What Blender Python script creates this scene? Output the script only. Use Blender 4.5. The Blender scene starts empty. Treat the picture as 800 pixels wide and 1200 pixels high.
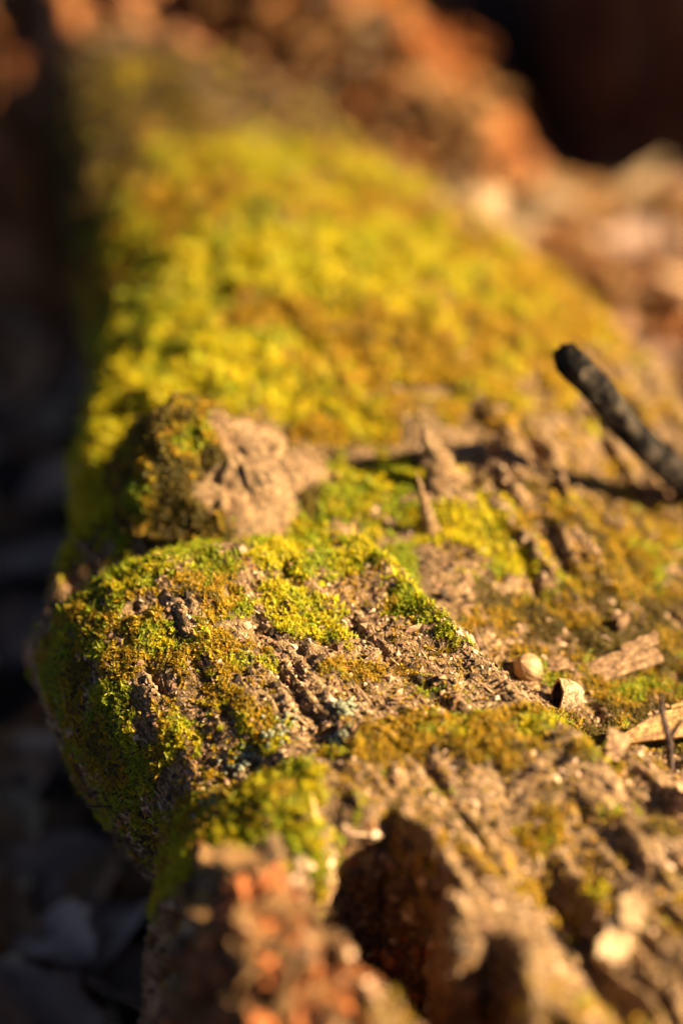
import bpy, math, random
import numpy as np
from mathutils import Vector, Matrix
from mathutils.bvhtree import BVHTree

R = math.radians
scene = bpy.context.scene
rng = np.random.default_rng(7)
random.seed(7)

# ------------------------------------------------------------------ camera
CAM = np.array((0.0, -0.74, 0.835)); PITCH = 35.0; LENS = 85.0
cam_data = bpy.data.cameras.new('camera')
cam = bpy.data.objects.new('camera', cam_data)
scene.collection.objects.link(cam)
cam.location = CAM
cam.rotation_euler = (R(90 - PITCH), 0, 0)
cam_data.lens = LENS
cam_data.sensor_width = 36.0
cam_data.clip_start = 0.02
cam_data.clip_end = 500
cam_data.dof.use_dof = True
cam_data.dof.focus_distance = 0.945
cam_data.dof.aperture_fstop = 2.0
cam_data.dof.aperture_blades = 9
scene.camera = cam

# ------------------------------------------------------------------ sky, sun, exposure
SUN_AZ = -8.0      # degrees from +X towards +Y
SUN_EL = 35.0
world = bpy.data.worlds.new('World'); scene.world = world; world.use_nodes = True
wn = world.node_tree; wn.nodes.clear()
wo = wn.nodes.new('ShaderNodeOutputWorld'); wb = wn.nodes.new('ShaderNodeBackground')
sky = wn.nodes.new('ShaderNodeTexSky'); sky.sky_type = 'NISHITA'; sky.sun_disc = False
sky.air_density = 0.25; sky.dust_density = 0.6; sky.ozone_density = 1.0; sky.altitude = 1200
sky.sun_elevation = R(SUN_EL); sky.sun_rotation = R(90 - SUN_AZ)
wb.inputs['Strength'].default_value = 0.05
wn.links.new(sky.outputs[0], wb.inputs['Color']); wn.links.new(wb.outputs[0], wo.inputs['Surface'])
sun_data = bpy.data.lights.new('sun', 'SUN'); sun_data.energy = 5.0; sun_data.angle = R(0.5)
sun_data.color = (1.0, 0.79, 0.52)
sun = bpy.data.objects.new('sun', sun_data); scene.collection.objects.link(sun)
SUNV = Vector((math.cos(R(SUN_EL)) * math.cos(R(SUN_AZ)), math.cos(R(SUN_EL)) * math.sin(R(SUN_AZ)), math.sin(R(SUN_EL))))
sun.rotation_euler = SUNV.to_track_quat('Z', 'Y').to_euler()
sun.location = SUNV * 5
scene.view_settings.view_transform = 'Standard'
scene.view_settings.look = 'None'
scene.view_settings.gamma = 1.0
scene.view_settings.exposure = 2.15
scene.cycles.use_denoising = True
scene.cycles.max_bounces = 5; scene.cycles.diffuse_bounces = 2
scene.cycles.use_adaptive_sampling = True
scene.cycles.adaptive_threshold = 0.02

# ------------------------------------------------------------------ helpers
COL = scene.collection
cp, sp = math.cos(R(PITCH)), math.sin(R(PITCH))

def ray(px, py):
    dx = (px - 400) * 0.03; dy = (600 - py) * 0.03
    d = np.array((dx, LENS * cp + dy * sp, -LENS * sp + dy * cp))
    return d / np.linalg.norm(d)

def W(px, py, z=0.24):
    d = ray(px, py); t = (z - CAM[2]) / d[2]
    return CAM + d * t

def at_dist(px, py, y):
    d = ray(px, py); t = (y - CAM[1]) / d[1]
    return CAM + d * t

_perm = rng.permutation(256).astype(np.int64); _perm = np.concatenate([_perm, _perm, _perm])
_grad = np.array([[1,1,0],[-1,1,0],[1,-1,0],[-1,-1,0],[1,0,1],[-1,0,1],[1,0,-1],[-1,0,-1],
                  [0,1,1],[0,-1,1],[0,1,-1],[0,-1,-1],[1,1,0],[-1,1,0],[0,-1,1],[0,-1,-1]], float)

def noise(x, y, z):
    xi = np.floor(x).astype(np.int64); yi = np.floor(y).astype(np.int64); zi = np.floor(z).astype(np.int64)
    xf = x - xi; yf = y - yi; zf = z - zi
    xi &= 255; yi &= 255; zi &= 255
    u = xf*xf*xf*(xf*(xf*6-15)+10); v = yf*yf*yf*(yf*(yf*6-15)+10); w = zf*zf*zf*(zf*(zf*6-15)+10)
    def g(a, b, c):
        h = _perm[_perm[_perm[xi+a] + yi+b] + zi+c] & 15
        q = _grad[h]
        return q[..., 0]*(xf-a) + q[..., 1]*(yf-b) + q[..., 2]*(zf-c)
    x00 = g(0,0,0)*(1-u)+g(1,0,0)*u; x10 = g(0,1,0)*(1-u)+g(1,1,0)*u
    x01 = g(0,0,1)*(1-u)+g(1,0,1)*u; x11 = g(0,1,1)*(1-u)+g(1,1,1)*u
    return (x00*(1-v)+x10*v)*(1-w) + (x01*(1-v)+x11*v)*w

def fbm(x, y, z, oct=4, gain=0.5):
    s = 0; a = 1.0; f = 1.0
    for i in range(oct):
        s = s + a*noise(x*f+i*17.3, y*f+i*9.1, z*f+i*5.7); a *= gain; f *= 2.03
    return s

def ridged(x, y, z, oct=3):
    s = 0; a = 1.0; f = 1.0
    for i in range(oct):
        s = s + a*(1-2*np.abs(noise(x*f+i*11.3, y*f+i*7.1, z*f+i*3.7))); a *= 0.5; f *= 2.1
    return s

def sstep(a, b, x):
    t = np.clip((x-a)/(b-a), 0, 1); return t*t*(3-2*t)

def gz_(x, y): return float(ground_z(np.array(x), np.array(y)))

def np_mesh(name, V, F, attrs=None, smooth=True):
    """V (n,3), F (m,k) with k = 3 or 4"""
    V = np.asarray(V, np.float32); F = np.asarray(F, np.int32)
    me = bpy.data.meshes.new(name)
    k = F.shape[1]
    me.vertices.add(len(V)); me.vertices.foreach_set('co', V.ravel())
    me.loops.add(F.size); me.loops.foreach_set('vertex_index', F.ravel())
    me.polygons.add(len(F))
    me.polygons.foreach_set('loop_start', np.arange(0, F.size, k, dtype=np.int32))
    me.update(calc_edges=True)
    me.polygons.foreach_set('use_smooth', np.full(len(F), smooth, bool))
    for nm, val in (attrs or {}).items():
        val = np.asarray(val, np.float32)
        if val.ndim == 1:
            a = me.attributes.new(nm, 'FLOAT', 'POINT'); a.data.foreach_set('value', val)
        else:
            c = np.ones((len(V), 4), np.float32); c[:, :3] = val
            a = me.attributes.new(nm, 'FLOAT_COLOR', 'POINT'); a.data.foreach_set('color', c.ravel())
    me.validate(); me.update()
    return me

def link(name, me, mat=None, parent=None, loc=None, rot=None, scale=None):
    o = bpy.data.objects.new(name, me); COL.objects.link(o)
    if mat is not None and me is not None and not me.materials: me.materials.append(mat)
    if parent is not None: o.parent = parent
    if loc is not None: o.location = loc
    if rot is not None: o.rotation_euler = rot
    if scale is not None: o.scale = scale if hasattr(scale, '__len__') else (scale,)*3
    return o

def tag(o, label, cat, group=None, kind=None):
    o['label'] = label; o['category'] = cat
    if group: o['group'] = group
    if kind: o['kind'] = kind
    return o

def grid_faces(nr, nc, wrap=False):
    i = np.arange(nr-1)[:, None]; j = np.arange(nc if wrap else nc-1)[None, :]
    a = i*nc + j; b = i*nc + (j+1) % nc; c = (i+1)*nc + (j+1) % nc; d = (i+1)*nc + j
    return np.stack([a, b, c, d], -1).reshape(-1, 4)

# ------------------------------------------------------------------ materials
def new_mat(name):
    m = bpy.data.materials.new(name); m.use_nodes = True
    nt = m.node_tree; nt.nodes.clear()
    out = nt.nodes.new('ShaderNodeOutputMaterial')
    return m, nt, out

def N(nt, typ, **kw):
    n = nt.nodes.new(typ)
    for k, v in kw.items():
        if k.startswith('_'): setattr(n, k[1:], v)
        else: n.inputs[k.replace('__', ' ')].default_value = v
    return n

def ramp(nt, stops, src):
    r = nt.nodes.new('ShaderNodeValToRGB')
    el = r.color_ramp.elements
    while len(el) < len(stops): el.new(0.5)
    for e, (p, c) in zip(el, stops):
        e.position = p; e.color = (*c, 1)
    nt.links.new(src, r.inputs[0])
    return r.outputs[0]

def mixc(nt, fac, a, b, blend='MIX'):
    m = nt.nodes.new('ShaderNodeMix'); m.data_type = 'RGBA'; m.blend_type = blend
    for s, v in ((m.inputs[0], fac), (m.inputs[6], a), (m.inputs[7], b)):
        if isinstance(v, (int, float)): s.default_value = v
        elif isinstance(v, tuple): s.default_value = (*v, 1)
        else: nt.links.new(v, s)
    return m.outputs[2]

def attr(nt, name):
    a = nt.nodes.new('ShaderNodeAttribute'); a.attribute_name = name; return a

def noise_tex(nt, vec, scale, detail=4, rough=0.6, dist=0.0):
    n = N(nt, 'ShaderNodeTexNoise', Scale=scale, Detail=detail, Roughness=rough, Distortion=dist)
    nt.links.new(vec, n.inputs['Vector']); return n.outputs['Fac']

def mapped(nt, src, rot=(0,0,0), scale=(1,1,1), loc=(0,0,0)):
    m = nt.nodes.new('ShaderNodeMapping')
    m.inputs['Rotation'].default_value = rot; m.inputs['Scale'].default_value = scale; m.inputs['Location'].default_value = loc
    nt.links.new(src, m.inputs[0]); return m.outputs[0]

GR = math.atan2(-0.86, 0.50)     # plan direction in which the wood fibres run

def wood_material(name, pale, mid, dark, rot=True, grainrot=(0, 0, -GR), bump=0.0012, gs=(14, 140, 140), rough=0.85, spec=0.25):
    m, nt, out = new_mat(name)
    tc = nt.nodes.new('ShaderNodeTexCoord').outputs['Object']
    g = mapped(nt, tc, rot=grainrot)
    g = mapped(nt, g, scale=gs)
    n1 = noise_tex(nt, g, 1.6, 6, 0.7, 0.4)
    n2 = noise_tex(nt, tc, 55, 5, 0.7)
    n3 = noise_tex(nt, tc, 900, 3, 0.7)
    c = ramp(nt, [(0.30, dark), (0.47, mid), (0.62, pale)], n1)
    c2 = ramp(nt, [(0.35, mid), (0.65, pale)], n2)
    c = mixc(nt, 0.45, c, c2)
    sp_ = ramp(nt, [(0.40, (0.45, 0.38, 0.32)), (0.55, (1, 1, 1)), (0.72, (1.25, 1.22, 1.15))], n3)
    c = mixc(nt, 0.8, c, sp_, 'MULTIPLY')
    n4 = noise_tex(nt, tc, 330, 3, 0.75)
    c = mixc(nt, 0.8, c, ramp(nt, [(0.36, (0.30, 0.24, 0.20)), (0.52, (1, 1, 1)), (0.75, (1.2, 1.17, 1.1))], n4), 'MULTIPLY')
    gf = mapped(nt, mapped(nt, tc, rot=grainrot), scale=(gs[0]*4, gs[1]*5, gs[2]*5))
    n6 = noise_tex(nt, gf, 1.0, 3, 0.6, 0.3)
    c = mixc(nt, 0.75, c, ramp(nt, [(0.38, (0.42, 0.34, 0.28)), (0.52, (1, 1, 1)), (0.70, (1.2, 1.17, 1.1))], n6), 'MULTIPLY')
    n5 = noise_tex(nt, g, 0.5, 4, 0.65, 0.6)
    c = mixc(nt, ramp(nt, [(0.45, (0, 0, 0)), (0.65, (.45, .45, .45))], n5), c, mixc(nt, 0.5, c, (0.36, 0.27, 0.17)))
    if rot:
        a = attr(nt, 'rot').outputs['Fac']
        oc = ramp(nt, [(0.3, (0.10, 0.022, 0.005)), (0.5, (0.24, 0.065, 0.012)), (0.7, (0.44, 0.20, 0.06))], n2)
        c = mixc(nt, a, c, oc)
        mo = attr(nt, 'mossy').outputs['Fac']
        mc = ramp(nt, [(0.35, (0.028, 0.020, 0.008)), (0.65, (0.07, 0.050, 0.012))], n2)
        c = mixc(nt, mo, c, mc)
        bk = attr(nt, 'bark').outputs['Fac']
        bc = ramp(nt, [(0.35, (0.022, 0.014, 0.010)), (0.65, (0.075, 0.045, 0.028))], n1)
        c = mixc(nt, bk, c, bc)
    b = N(nt, 'ShaderNodeBsdfPrincipled', Roughness=rough)
    b.inputs['Specular IOR Level'].default_value = spec
    nt.links.new(c, b.inputs['Base Color'])
    bp = N(nt, 'ShaderNodeBump', Strength=0.9, Distance=bump)
    mth = nt.nodes.new('ShaderNodeMath'); mth.operation = 'ADD'
    nt.links.new(n1, mth.inputs[0]); nt.links.new(n3, mth.inputs[1])
    nt.links.new(mth.outputs[0], bp.inputs['Height']); nt.links.new(bp.outputs[0], b.inputs['Normal'])
    nt.links.new(b.outputs[0], out.inputs[0])
    return m

def leafy_material(name, colattr='Col', transl=0.35, rough=0.6, spec=0.3, tint=(1.1, 1.0, 0.6)):
    m, nt, out = new_mat(name)
    a = attr(nt, colattr).outputs['Color']
    b = N(nt, 'ShaderNodeBsdfPrincipled', Roughness=rough); b.inputs['Specular IOR Level'].default_value = spec
    nt.links.new(a, b.inputs['Base Color'])
    t = nt.nodes.new('ShaderNodeBsdfTranslucent')
    nt.links.new(mixc(nt, 1.0, a, tint, 'MULTIPLY'), t.inputs['Color'])
    mx = N(nt, 'ShaderNodeMixShader', Fac=transl)
    nt.links.new(b.outputs[0], mx.inputs[1]); nt.links.new(t.outputs[0], mx.inputs[2])
    nt.links.new(mx.outputs[0], out.inputs[0])
    return m

def attr_material(name, rough=0.85, ns=300, bump=0.0006):
    m, nt, out = new_mat(name)
    tc = nt.nodes.new('ShaderNodeTexCoord').outputs['Object']
    a = attr(nt, 'Col').outputs['Color']
    n = noise_tex(nt, tc, ns, 4, 0.7)
    c = mixc(nt, 0.9, a, ramp(nt, [(0.35, (0.55, 0.5, 0.45)), (0.6, (1.15, 1.12, 1.1))], n), 'MULTIPLY')
    b = N(nt, 'ShaderNodeBsdfPrincipled', Roughness=rough); b.inputs['Specular IOR Level'].default_value = 0.25
    nt.links.new(c, b.inputs['Base Color'])
    bp = N(nt, 'ShaderNodeBump', Strength=0.8, Distance=bump)
    nt.links.new(n, bp.inputs['Height']); nt.links.new(bp.outputs[0], b.inputs['Normal'])
    nt.links.new(b.outputs[0], out.inputs[0])
    return m

M_wood = wood_material('rotten_wood', (0.61, 0.395, 0.175), (0.34, 0.205, 0.080), (0.075, 0.040, 0.016), bump=.003)
M_stub = wood_material('stub_wood', (0.62, 0.41, 0.195), (0.34, 0.20, 0.085), (0.06, 0.03, 0.012), bump=.004, gs=(30, 120, 120))
M_chunk = wood_material('tan_rot', (0.64, 0.39, 0.14), (0.42, 0.20, 0.058), (0.14, 0.05, 0.014), rot=False, gs=(60, 200, 200))
M_orange = wood_material('orange_rot', (0.36, 0.125, 0.024), (0.17, 0.042, 0.007), (0.045, 0.010, 0.003), rot=False, gs=(25, 70, 70))
M_or2 = wood_material('bright_orange_rot', (0.58, 0.22, 0.028), (0.36, 0.095, 0.010), (0.10, 0.02, 0.005), rot=False, gs=(40, 160, 160))
M_heap = wood_material('heap_rot', (0.50, 0.19, 0.026), (0.26, 0.062, 0.007), (0.03, 0.007, 0.002), rot=False, gs=(9, 26, 26))
M_strip = wood_material('split_tan', (0.62, 0.36, 0.12), (0.36, 0.14, 0.028), (0.07, 0.018, 0.005), rot=False, gs=(10, 30, 30))
M_pale = wood_material('pale_wood', (0.72, 0.54, 0.31), (0.52, 0.34, 0.17), (0.24, 0.12, 0.05), rot=False, gs=(20, 120, 120))
M_char = wood_material('charred_bark', (0.011, 0.010, 0.009), (0.006, 0.0055, 0.005), (0.003, 0.003, 0.003), rot=False, gs=(120, 300, 300), rough=0.85, spec=.08)
M_darkbark = wood_material('dark_bark', (0.085, 0.036, 0.020), (0.040, 0.016, 0.010), (0.014, 0.007, 0.005), rot=False, grainrot=(0, R(90), 0), gs=(14, 60, 60))
M_moss = leafy_material('moss_leaf')
M_crumb = attr_material('wood_crumb')
M_deadleaf = leafy_material('dead_leaf', transl=0.2, rough=0.65, tint=(1.1, 0.9, 0.6))

# ------------------------------------------------------------------ ground
def ground_z(x, y):
    z = 0.012*fbm(x*6, y*6, x*0+3.3, 4)
    z = z + 0.05*np.exp(-(((x-0.30)/0.22)**2 + ((y-0.62)/0.25)**2))
    return z
gx = np.concatenate([-np.geomspace(60, 0.9, 24), np.linspace(-0.85, 0.95, 150), np.geomspace(1.0, 60, 24)])
gy = np.concatenate([-np.geomspace(60, 0.9, 24), np.linspace(-0.85, 1.7, 200), np.geomspace(1.75, 60, 24)])
GX, GY = np.meshgrid(gx, gy)
GZ = ground_z(GX, GY)
far = sstep(1.5, 8, np.hypot(GX, GY))
GZ = GZ*(1-far) + far*0.15*fbm(GX*0.5, GY*0.5, GX*0, 3)
m, nt, out = new_mat('forest_soil')
tc = nt.nodes.new('ShaderNodeTexCoord').outputs['Object']
na = noise_tex(nt, tc, 28, 6, 0.7); nb = noise_tex(nt, tc, 160, 4, 0.7)
c = ramp(nt, [(0.35, (0.016, 0.009, 0.006)), (0.55, (0.050, 0.025, 0.013)), (0.72, (0.13, 0.065, 0.03))], na)
c = mixc(nt, 0.7, c, ramp(nt, [(0.3, (0.5, 0.45, 0.4)), (0.7, (1.3, 1.25, 1.2))], nb), 'MULTIPLY')
b = N(nt, 'ShaderNodeBsdfPrincipled', Roughness=0.95); nt.links.new(c, b.inputs['Base Color'])
bp = N(nt, 'ShaderNodeBump', Strength=1.0, Distance=0.006); nt.links.new(nb, bp.inputs['Height']); nt.links.new(bp.outputs[0], b.inputs['Normal'])
nt.links.new(b.outputs[0], out.inputs[0])
ground = link('ground', np_mesh('ground', np.stack([GX, GY, GZ], -1).reshape(-1, 3), grid_faces(len(gy), len(gx))), m)
ground['kind'] = 'structure'

# ------------------------------------------------------------------ fallen log: surface
def interp_edge(pts, z):
    P = np.array([W(px, py, z)[:2] for px, py in pts]); o = np.argsort(P[:, 1])
    return P[o, 1], P[o, 0]
LEFT = [(75, 40), (50, 100), (50, 200), (70, 330), (98, 420), (86, 500), (54, 580), (72, 645), (-45, 740), (-60, 820), (-10, 890), (80, 950), (85, 1040), (20, 1150), (0, 1250), (-20, 1500)]
RIGHT = [(130, 25), (215, 80), (345, 150), (480, 200), (610, 290), (765, 420), (850, 500), (960, 640), (1040, 760), (1100, 900), (1150, 1200), (1200, 1500)]
ly, lx = interp_edge(LEFT, 0.205)
ry_, rx_ = interp_edge(RIGHT, 0.165)
YN, YF = -0.40, W(100, 42, 0.165)[1]

yy = [YN]
while yy[-1] < YF:
    y = yy[-1]; d = abs(y + 0.0) 
    yy.append(y + 0.00085 + 0.0022*float(sstep(0.09, 0.3, np.array(d))))
yy = np.array(yy); yy[-1] = YF
nth = 470
def theta_samples(n):
    t = np.linspace(0, 1, n)
    return R(-75) + (R(180+75) - R(-75))*t
th = np.linspace(R(-70), R(250), nth)
# more samples on the upper half
w = 1.0 + 1.6*np.exp(-((th-R(90))/R(70))**4); cw = np.cumsum(w); cw = (cw-cw[0])/(cw[-1]-cw[0])
th = np.interp(np.linspace(0, 1, nth), cw, th)
Yg, Th = np.meshgrid(yy, th, indexing='ij')
xl = np.interp(Yg, ly, lx); xr = np.interp(Yg, ry_, rx_)
k = np.ones(9)/9
endf = 1 - sstep(YF-0.10, YF, Yg)**2           # rounded far end
nearf = sstep(YN, YN+0.05, Yg)
a = (xr-xl)/2*(0.25+0.75*np.sqrt(np.clip(endf, 0, 1)))*(0.6+0.4*nearf)
xc = (xl+xr)/2
ztop = 0.238 - 0.035*sstep(0.30, 0.75, Yg)
zc = 0.085
bu = (ztop-zc)*(0.45+0.55*np.sqrt(np.clip(endf, 0, 1)))*(0.5+0.5*nearf)
bl = 0.10
ct, st = np.cos(Th), np.sin(Th)
nexp = np.where(ct < 0, 2.7+2.1*sstep(0.03, 0.13, Yg), 2.7)
cx_ = np.sign(ct)*np.abs(ct)**(2/nexp); sx_ = np.sign(st)*np.abs(st)**(2/nexp)
X = xc + a*cx_
Z = zc + np.where(sx_ > 0, bu, bl)*sx_
X = X + np.where(ct < 0, (0.42+0.25*(1-sstep(0.0, 0.12, Yg)))*a*sstep(0.88, -0.25, sx_), 0)      # undercut shaded side
Z = Z - 0.10*(X-xc)*np.clip(sx_, 0, 1)
Y = Yg.copy()
top = sstep(0.05, 0.55, st)

# feature helpers in plan
def seg_d(p0, p1, z=0.24):
    A = W(*p0, z)[:2]; B = W(*p1, z)[:2]; AB = B-A; L = np.linalg.norm(AB); t = AB/L
    u = (X-A[0])*t[0] + (Y-A[1])*t[1]; v = (X-A[0])*(-t[1]) + (Y-A[1])*t[0]
    uu = np.clip(u, 0, L)
    d = np.hypot(u-uu, v)
    return d, v, u/L
def blob(px, py, rx, ry, rotd=0, z=0.24):
    A = W(px, py, z); c, s = math.cos(R(rotd)), math.sin(R(rotd))
    u = (X-A[0])*c + (Y-A[1])*s; v = -(X-A[0])*s + (Y-A[1])*c
    return np.exp(-((u/rx)**2 + (v/ry)**2))

gdx, gdy = math.cos(GR), math.sin(GR)
U = X*gdx + Y*gdy; V = -X*gdy + Y*gdx            # along / across the grain
wob = 0.006*fbm(U*9, V*9, Z*9, 3)
warpx = 0.012*fbm(X*22, Y*22, Z*22+5, 3); warpy = 0.012*fbm(X*22+40, Y*22, Z*22, 3)
Xo, Yo = X.copy(), Y.copy()

dz = np.zeros_like(X)
# broad lumps
dz += 0.010*fbm(X*9, Y*9, Z*9, 3)
# dome of the far half rising to its middle
dz += 0.018*blob(330, 330, 0.10, 0.20, 10)
dz -= 0.012*blob(450, 545, 0.20, 0.022, 0)
# bare ridge right of the splinter
dz += 0.016*blob(600, 575, 0.055, 0.040, -20)
# left mossy shoulder bulge
dz += 0.014*blob(150, 720, 0.055, 0.040, 0)
dz -= 0.016*blob(230, 640, 0.06, 0.016, 10)
dz -= 0.020*blob(95, 650, 0.035, 0.020, 10)
# plateau left of the scarp, trough on its right
d, v, u = seg_d((440, 660), (655, 850))
v = v + wob*1.0
scarp = sstep(-0.006, 0.013, v)*sstep(-0.35, 0.1, u)*(1-sstep(0.95, 1.25, u))
dz -= 0.017*scarp*np.exp(-np.clip(v-0.03, 0, 9)**2/(0.10**2))
dz += 0.005*np.exp(-((v+0.006)/0.008)**2)*sstep(-0.3, 0.1, u)*(1-sstep(0.9, 1.2, u))
# front hump that hides the end of the trough
dz += 0.014*blob(610, 915, 0.052, 0.024, -8)
dz += 0.007*blob(330, 850, 0.08, 0.05, 0)
# the two front ridges, groove and cavity
d, v, u = seg_d((400, 955), (640, 1230)); v = v+wob*0.7
dz += 0.009*np.exp(-(d/0.028)**2)
d2, v2, u2 = seg_d((600, 955), (740, 1180)); v2 = v2+wob*0.5
dz -= 0.013*np.exp(-((d2+wob*0.3)/0.009)**2)*(0.25+0.75*sstep(-0.02, 0.5, u2))
d3, v3, u3 = seg_d((705, 905), (830, 1080)); 
dz += 0.010*np.exp(-(d3/0.018)**2)
d7, v7, u7 = seg_d((700, 895), (760, 960)); dz -= 0.010*np.exp(-((d7+wob*0.3)/0.006)**2)
# cavity
d4, v4, u4 = seg_d((428, 1030), (565, 1270)); 
cav = 1-sstep(0.013, 0.028, d4 + wob*1.6 + 0.024*fbm(X*30, Y*30, Z*0, 4))
dz -= 0.110*cav
d5, v5, u5 = seg_d((300, 1000), (400, 1010)); dz -= 0.010*np.exp(-((d5+wob)/0.012)**2)
dz += 0.004*blob(285, 965, 0.035, 0.022)
# broken lower front left: falls away in steps
d6, v6, u6 = seg_d((90, 975), (420, 1055)); fall = sstep(0.0, 0.045, -v6+wob*1.5+0.022*fbm(X*34, Y*34, Z*0+2, 4))
lowleft = fall*(1-sstep(W(390,1050)[0]-0.02, W(430, 1050)[0]+0.02, X + wob*2 + .024*fbm(X*36, Y*36, Z*0+7, 4)))
dz -= 0.016*lowleft
dz += 0.030*blob(310, 1115, 0.030, 0.045)
dz -= 0.055*sstep(W(250, 1100)[0], W(120, 1100)[0], X + wob)*(1-sstep(W(400, 1050)[1], W(400, 985)[1], Y))
# cracks along the grain
crk = ridged(U*5.5, V*42, Z*10, 2)
mossmask_dummy = 0

# ---- moss layout: blobs (px, py, rx_m, ry_m, density, colour weights Y G O B)
MOSS = [
 (330, 320, .115, .19, .86, (.38, .24, .32, .06)), (335, 425, .05, .02, .8, (.1, 0, .6, .3)), (470, 440, .05, .02, .7, (.1, 0, .6, .3)), (325, 312, .012, .018, .9, (0, .3, 0, .7)), (250, 270, .04, .03, .8, (.1, .1, .6, .2)), (450, 260, .05, .03, .8, (.15, .1, .6, .15)), (200, 450, .060, .09, 1.0, (.66, .30, .04, 0)), (400, 370, .07, .05, 1.0, (.75, .15, .10, 0)),
 (140, 545, .040, .06, 1.0, (.75, .25, 0, 0)), (480, 330, .05, .07, .95, (.6, .1, .3, 0)), (560, 430, .055, .06, .80, (.25, .05, .7, 0)),
 (430, 480, .07, .045, .86, (.3, 0, .7, 0)), (620, 340, .05, .08, .9, (.2, .1, .7, 0)), (700, 450, .03, .05, .55, (.3, .1, .6, 0)),
 (300, 480, .06, .03, .9, (.7, .2, .1, 0)), (330, 230, .10, .10, .78, (.2, .25, .4, .15)), (250, 190, .05, .05, .8, (.4, .3, .3, 0)),
 (120, 130, .035, .06, .8, (0, .1, .2, .7)), (90, 240, .035, .08, .8, (0, .15, .25, .6)), (180, 165, .035, .05, .75, (0, .1, .3, .6)), (140, 190, .07, .16, .75, (0, .1, .45, .45)), (130, 110, .08, .12, .8, (0, .1, .3, .6)), (210, 130, .05, .06, .7, (0, .1, .3, .6)), (60, 200, .06, .2, .8, (0, .1, .3, .6)), (110, 330, .04, .10, .8, (.2, .3, .4, .1)), (400, 200, .06, .06, .7, (.3, .2, .4, .1)),  # brown-heavy weights at the far left also paint in its partial shade
 (430, 590, .045, .028, .9, (.6, .4, 0, 0)), (350, 620, .05, .03, .85, (.5, .4, .1, 0)), (545, 632, .025, .014, .95, (.85, .15, 0, 0)), (600, 655, .022, .010, .85, (.7, .3, 0, 0)),
 (250, 640, .04, .02, .9, (.2, .6, .1, .1)), (170, 690, .055, .018, .88, (.5, .5, 0, 0)), (120, 740, .045, .05, .76, (.2, .4, .3, .1)), (90, 830, .05, .07, .74, (.05, .45, .35, .15)),
 (230, 730, .035, .035, .60, (.2, .2, .5, .1)), (190, 800, .04, .04, .66, (.15, .3, .45, .1)), (250, 840, .05, .03, .60, (.35, .15, .5, 0)), (180, 880, .03, .03, .62, (.4, .2, .4, 0)),
 (370, 690, .03, .022, .75, (.6, .35, .05, 0)), (440, 680, .030, .02, .95, (.5, .5, 0, 0)), (370, 750, .015, .02, .8, (.5, .3, .2, 0)), (470, 745, .018, .022, .85, (.35, .45, .2, 0)), (515, 785, .015, .012, .8, (.2, .3, .5, 0)),
 (700, 620, .04, .03, .6, (.1, .1, .4, .4)), (740, 590, .035, .03, .7, (.0, .1, .4, .5)), (780, 610, .02, .015, .8, (.4, .3, .3, 0)),
 (680, 700, .05, .04, .72, (.03, .12, .3, .55)), (760, 730, .05, .06, .8, (.0, .2, .2, .6)), (700, 830, .04, .018, .75, (.0, .25, .2, .55)), (800, 790, .05, .06, .8, (.0, .25, .2, .55)), (860, 750, .07, .10, .8, (.05, .25, .35, .35)),
 (610, 720, .022, .014, .55, (.05, .1, .5, .35)), (640, 760, .015, .01, .6, (.1, .3, .4, .2)),
 (530, 900, .060, .018, .78, (.08, .12, .5, .3)), (440, 910, .035, .014, .68, (.15, .1, .6, .15)), (620, 870, .03, .012, .8, (.1, .2, .5, .2)), (430, 830, .03, .012, .55, (.1, .1, .7, .1)),
 (320, 955, .028, .020, .95, (.5, .2, .3, 0)), (240, 990, .030, .018, .9, (.55, .2, .25, 0)), (330, 1015, .018, .014, .95, (.35, .5, .15, 0)), (200, 940, .03, .02, .8, (.35, .1, .55, 0)),
 (480, 855, .006, .004, 1.0, (.2, .8, 0, 0)), (700, 950, .03, .03, .45, (.05, .15, .5, .3)), (760, 1000, .03, .04, .4, (.05, .2, .5, .25)), (590, 1010, .025, .03, .4, (.1, .05, .6, .25)),
]
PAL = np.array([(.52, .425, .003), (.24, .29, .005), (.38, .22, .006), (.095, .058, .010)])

def moss_field(Xw, Yw, Zw, thr=0.60):
    wx = Xw + 0.014*fbm(Xw*26, Yw*26, Zw*26, 3); wy = Yw + 0.016*fbm(Xw*26+31, Yw*26, Zw*26, 3)
    dens = np.zeros_like(Xw); wsum = np.full_like(Xw, 1e-6); col = np.zeros(Xw.shape+(4,))
    for px, py, rx, ry, dn, cw_ in MOSS:
        A = W(px, py, 0.235)
        q = ((wx-A[0])/rx)**2 + ((wy-A[1])/ry)**2
        g = np.exp(-q*1.1)
        dens = np.maximum(dens, dn*np.clip(1.35*g, 0, 1))
        ww = g**2 / (rx*ry)**0.7
        wsum += ww; col += ww[..., None]*np.array(cw_)
    col /= wsum[..., None]
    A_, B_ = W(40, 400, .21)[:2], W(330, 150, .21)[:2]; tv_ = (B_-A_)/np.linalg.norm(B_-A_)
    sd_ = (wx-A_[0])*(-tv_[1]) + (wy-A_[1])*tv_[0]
    shade_mix = 0.9*sstep(-0.03, 0.05, sd_)[..., None]  # far-left moss turned dark brown to stand in for partial shade
    col = col*(1-shade_mix) + shade_mix*np.array((0, .08, .10, .82))
    n = fbm(Xw*60, Yw*60, Zw*60+2, 4) + 0.45*fbm(Xw*230, Yw*230, Zw*230+2, 2)
    f = sstep(thr-0.20, thr+0.20, dens + 0.50*n)
    return f, col

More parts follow.
